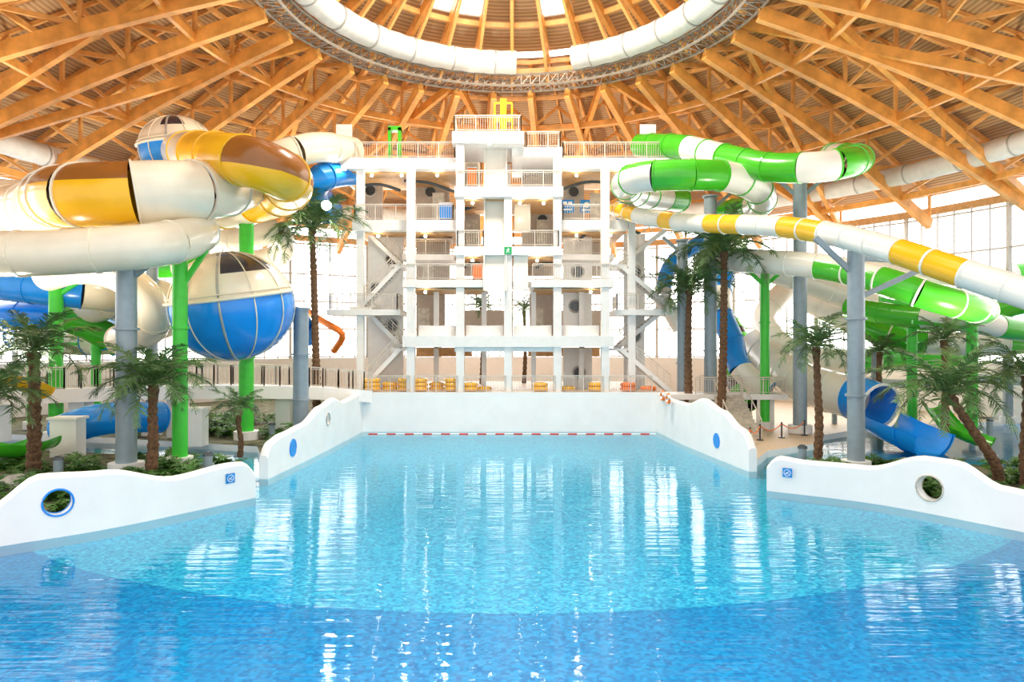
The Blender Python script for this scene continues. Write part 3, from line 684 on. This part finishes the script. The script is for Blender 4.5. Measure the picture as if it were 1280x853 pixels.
support(1095,440,47,.3,GREY,[],label=lgy)
support(40,400,45,.3,GRNST,[(3.5,-.5,-.5),(-3,-.5,-.5),(3,-1.6,-1.6)],label=lg)
support(120,385,45,.3,GRNST,[(2,-.5,-.2),(-2,-.5,-.2)],label=lg)
support(1260,350,48,.3,GREY,[(1.5,-1,0),(-1.5,-1,0)],label=lgy)

# ---------------- footbridge ----------------
bp_=[(-38,38.5,3.1),(-31.5,39.5,3.2),(-26,40.3,3.35),(-21,41.3,3.45),(-16.5,42.6,3.4),(-12.7,44.6,3.15),(-10.2,47,2.75)]
BP=catmull(bp_,.8)
rt=root('footbridge',(-22,41.5,.35),'curved white concrete footbridge with railing leading to tower','bridge')
g=G(); n=len(BP); vs=[]
for i,p in enumerate(BP):
    t=(BP[min(i+1,n-1)]-BP[max(i-1,0)]).normalized(); a=Vector((t.y,-t.x,0))
    for o,z in ((-1,-.75),(-1,.05),(1.0,.05),(1.0,-.75)): vs.append(p+a*o+Vector((0,0,z)))
g.add(vs,[(i*4+j,i*4+(j+1)%4,(i+1)*4+(j+1)%4,(i+1)*4+j) for i in range(n-1) for j in range(4)]+[(3,2,1,0),tuple((n-1)*4+j for j in range(4))])
g.obj('deck_slab',WALLW,rt,fix=True)
for sgn in (1,-1):
    L=[]
    for i,p in enumerate(BP):
        t=(BP[min(i+1,n-1)]-BP[max(i-1,0)]).normalized(); a=Vector((t.y,-t.x,0)); L.append(p+a*.92*sgn)
    railing(L,rt,h=1.3,sp=.2)
for x,y,zt in ((-30,39.8,2.55),(-25.5,40.4,2.7),(-20.3,41.5,2.75),(-14.5,43.6,2.6)):
    g=G(); g.box((x-.45,y-.5,.3),(x+.45,y+.5,zt)); g.obj('pier',WALLW,rt)
for u,d,w_,v0 in ((240,38.2,1.5,512),(85,34,1.3,524)):
    x=X(u,d); g=G(); g.box((x-w_/2,d-.4,.3),(x+w_/2,d+.4,Z(v0,d))); g.box((x-w_/2-.1,d-.5,Z(v0,d)),(x+w_/2+.1,d+.5,Z(v0,d)+.12))
    tag(g.obj('masonry_pier',WALLW),'white plastered masonry pier among planting','pier')

railing([(13,47.2,2.7),(18,47.2,2.7)],None); railing([(12,44.6,2.7),(17.9,44.6,2.7)],None)
g=G(); g.box((10.2,44.5,2.35),(18,47,2.7)); 
for x in (12,17): g.box((x-.3,45,.35),(x+.3,46.5,2.36))
tag(g.obj('raised_platform',WHITE),'white raised concrete platform beside tower','platform')
e=root('steps',(14,43,.35),'concrete steps with steel handrail up to the raised platform','stairs')
g=G()
for i in range(12): g.box((13.2,41+i*.3,.35),(15,41.3+i*.3,.35+(i+1)*.195))
g.obj('treads',STONE,e)
for xx in (13.2,15): 
    g=G(); g.beam((xx,41,1.4),(xx,44.6,3.7),.06,.06)
    for i in range(5): g.beam((xx,41+i*.85,.4+i*.55),(xx,41+i*.85,1.42+i*.55),.05,.05)
    g.obj('handrail',RAIL,e)
posts=[(12.6,36.5),(13.4,38.4),(14.5,39.9),(16.2,41),(18,42),(12.0,34.8)]
for i,(x,y) in enumerate(posts):
    r=root('rope_barrier_post',(x,y,.35),'slim barrier post with orange rope on deck','barrier post','rope barrier posts')
    g=G(); g.cyl((x,y,.35),(x,y,1.3),.05,n=10); g.obj('pole',DARK,r,True)
    g=G(); g.cyl((x,y,.35),(x,y,.42),.2,n=14); g.obj('base',DARK,r,True)
    if i<4:
        a=Vector((x,y,1.2)); b=Vector((*posts[i+1],1.2)); g=G()
        g.tube([a.lerp(b,t/8)-Vector((0,0,.35*math.sin(math.pi*t/8))) for t in range(9)],.03,6); g.obj('rope',ORG,r,True)
def bollard(u,d):
    x=X(u,d); r=root('bollard',(x,d,.38),'short grey cylindrical bollard with cap','bollard','bollards')
    g=G(); g.cyl((x,d,.38),(x,d,1.25),.18,n=16); g.obj('body',GREY,r,True)
    g=G(); g.tube([Vector((x,d,1.25)),Vector((x,d,1.35)),Vector((x,d,1.42))],[.22,.2,.1],16); g.obj('cap',DARK,r,True)
for u,d in ((260,29),(73,28),(1003,31),(1043,48),(1237,42),(340,40),(1182,49),(1215,44)): bollard(u,d)
for u,d,s in ((20,27,.5),(110,26,.4),(210,28,.35),(1090,27,.4),(1050,30,.35),(1130,31,.5)):
    g=G(); c=Vector((X(u,d),d,.4)); vs=[];n=10
    for i in range(5):
        th=i/4*math.pi/2
        for j in range(n):
            a=2*math.pi*j/n; q=s*(1+random.uniform(-.18,.18)); vs.append(c+Vector((math.cos(a)*math.cos(th)*q*1.3,math.sin(a)*math.cos(th)*q,math.sin(th)*q*.8)))
    g.add(vs,[(i*n+j,i*n+(j+1)%n,(i+1)*n+(j+1)%n,(i+1)*n+j) for i in range(4) for j in range(n)])
    tag(g.obj('rock',STONE,None,True),'pale rounded garden rock in planting bed','rock','garden rocks')

# ---------------- plants ----------------
def frond(L,droop,seed,pairs=32,lw=.042,ll=.27):
    rnd=random.Random(seed); g=G(); R=[]
    for i in range(13):
        t=i/12; R.append(Vector((L*(t-.2*t*t*droop),.04*L*math.sin(t*3)*rnd.uniform(-1,1),L*(.38*t-droop*.6*t*t))))
    g.tube(R,[.03*L/2.6*(1-.8*i/12)+.004 for i in range(13)],5)
    for k in range(pairs):
        t=.12+.87*k/pairs; f=t*12; i=min(int(f),11); p=R[i].lerp(R[i+1],f-i); tg=(R[i+1]-R[i]).normalized()
        side=Vector((-tg.y,tg.x,0)).normalized(); 
        ln=ll*L*(math.sin(math.pi*min(1,.18+t*.82))**.6)*rnd.uniform(.85,1.1)
        for s in (-1,1):
            dr=(tg*(.45+.5*t)+side*s*.9+Vector((0,0,rnd.uniform(-.1,.25)))).normalized()
            mid=p+dr*ln*.5; tip=p+dr*ln+Vector((0,0,-.25*ln)); wv=tg*lw*L/2.6
            g.add([p-wv*.5,p+wv*.5,mid+wv*.6,mid-wv*.6,tip],[(0,1,2,3),(3,2,4)])
    return g
FM=[frond(2.6,dr,i).mesh('frond',LEAF) for i,dr in enumerate((.6,.85,1.1,1.4))]
def palm(base,crown,L,nf=24,r=.2,label='palm tree with arching feathery green fronds and brown trunk',bend=None):
    base=Vector(base);crown=Vector(crown); rt=root('palm_tree',base,label,'palm tree','indoor palm trees')
    mids=[base,base.lerp(crown,.35)+(Vector(bend) if bend else Vector((random.uniform(-.1,.1),0,0))),base.lerp(crown,.7)+(Vector(bend)*.5 if bend else Vector((random.uniform(-.08,.08),0,0))),crown]
    T=catmull(mids,.12); g=G(); n=len(T)
    g.tube(T,[(r*(1.25-.45*i/n))*(1+.12*((i%3)-1))+(.25*r if i>n-6 else 0) for i in range(n)],12); g.obj('trunk',BARK,rt,True)
    off=crown-base
    for i in range(nf):
        q=i/(nf-1); el=math.radians(66-74*q); az=i*2.39996+random.uniform(-.15,.15)
        o=link(bpy.data.objects.new('frond',FM[min(3,int(q*3.99))])); o.parent=rt
        sc_=1.2*L/2.6*random.uniform(.85,1.12)*(.8+.2*math.sin(math.pi*q)); o.location=off+Vector((0,0,.05)); o.rotation_euler=(random.uniform(-.2,.2),-el*.8+.1,az); o.scale=(sc_,)*3
def pl(u,v,d,L,z0=.4,ub=None,**k):
    c=at(u,v,d); b=Vector((X(ub if ub else u,d),d,z0)); palm(b,c,L,**k)
pl(42,440,29.3,2.6,r=.24); pl(192,482,28.7,2.7,ub=188,nf=26); pl(300,512,34,1.6,r=.12,z0=.35,nf=18); pl(-12,498,26.5,2.4)
pl(390,286,45.8,3.9,r=.24,z0=.35,ub=396,nf=26); pl(905,315,43,4.0,r=.24,z0=.35,ub=900,nf=28); pl(862,362,45.5,3.3,r=.24,z0=.35,nf=24)
pl(1020,434,32,2.3,r=.17,ub=1022,nf=22); pl(1180,425,38,2.0,r=.18,z0=0.3,nf=18)
pl(1285,470,25.5,2.4,r=.2,nf=18); pl(1100,440,46,2.1,r=.18,z0=.35,nf=18); pl(602,384,56,2.0,z0=2.7,r=.15,nf=18); pl(655,388,57,2.0,z0=2.7,r=.15,nf=18)
pl(150,412,50,2.4,z0=.3,r=.18)
palm((X(1248,26.5),26.5,.4),at(1185,492,25.2),2.7,r=.17,nf=22,bend=(.55,0,-.35),label='palm tree with strongly curved trunk and wide feathery fronds')
def fern_mesh(seed):
    rnd=random.Random(seed); G2=G()
    base=frond(1.0,1.2,seed,pairs=14,lw=.14,ll=.3)
    for i in range(16):
        M=Matrix.Rotation(i*2.4,4,'Z')@Matrix.Rotation(-rnd.uniform(.1,1.1),4,'Y')@Matrix.Scale(rnd.uniform(.6,1.1),4)
        G2.add([M@Vector(v) for v in base.v],base.f)
    return G2.mesh('fern',LEAF2)
FN=[fern_mesh(i) for i in range(3)]
spots=[]
for i in range(80):
    u=random.uniform(-20,290); d=random.uniform(23.5,33); x=X(u,d)
    if d> 21+ (x+16)*.95+1.2 or x<-16: spots.append((x,d,.4,1))
for i in range(50):
    u=random.uniform(990,1290); d=random.uniform(24,31); x=X(u,d)
    if d>28.6-(x-10.5)*1.0+1.2: spots.append((x,d,.4,1))
for i in range(60):
    x=random.uniform(-28,-11.6); d=random.uniform(38.5,50)
    if d>37.5+max(0,(-14-x))*.5: spots.append((x,d,.35,1.5))
for x,d in ((X(1038,29.5),29.5),(X(1110,27),27),(X(345,37),37),(X(330,36),38),(X(78,22.8),22.6),(X(84,23),23.4),(X(1150,25.6),25.4),(X(1155,26),26.2),(X(225,27.3),27.3),(X(210,27.3),27.3)): spots.append((x,d,.38,1))
for i,(x,y,z,k) in enumerate(spots):
    o=link(bpy.data.objects.new('fern',FN[i%3])); o.location=(x,y,z); s=k*random.uniform(.7,1.15); o.scale=(s,)*3; o.rotation_euler=(0,0,random.uniform(0,6))
    tag(o,'low bushy green fern in planting bed','fern','ferns in planting beds')

# ---------------- light / camera ----------------
W=bpy.data.worlds.new('w'); sc.world=W; W.use_nodes=True; nt=W.node_tree
bg=nt.nodes['Background']; bg.inputs[0].default_value=(1,.975,.94,1)
tc=nt.nodes.new('ShaderNodeTexCoord'); sp=nt.nodes.new('ShaderNodeSeparateXYZ'); mr_=nt.nodes.new('ShaderNodeMapRange')
nt.links.new(tc.outputs['Generated'],sp.inputs[0]); nt.links.new(sp.outputs['Y'],mr_.inputs[0])
mr_.inputs[1].default_value=-.3; mr_.inputs[2].default_value=.6; mr_.inputs[3].default_value=1.6; mr_.inputs[4].default_value=6.0
nt.links.new(mr_.outputs[0],bg.inputs[1])
def fill_lamp(typ,loc,rot,power,col=(1,.91,.78),size=1,ang=2.4):
    l=bpy.data.lights.new('fill_lamp',typ); l.energy=power; l.color=col
    if typ=='AREA': l.shape='DISK'; l.size=size
    if typ=='SPOT': l.spot_size=ang; l.spot_blend=.6; l.shadow_soft_size=size
    o=link(bpy.data.objects.new('fill_lamp',l)); o.location=loc; o.rotation_euler=rot; return o
fill_lamp('AREA',(0,CY,31),(0,0,0),8000,size=6)  # added fill light high in the cupola, no fixture there
for x,y in ((-24,31),(24,31),(-20,50),(20,50),(0,62)):
    fill_lamp('SPOT',(x,y,3.5),(math.pi,0,0),9000,size=.6)  # added upward fill spots that brighten the roof timber
cam=bpy.data.cameras.new('cam'); co=link(bpy.data.objects.new('camera',cam)); co.location=(0,0,CZ); co.rotation_euler=(math.pi/2,0,0)
cam.sensor_width=36; cam.lens=36*F/1280; cam.shift_y=3.5/1280; cam.clip_end=500
sc.camera=co
sc.view_settings.view_transform='Standard'; sc.view_settings.look='None'; sc.view_settings.exposure=0.0
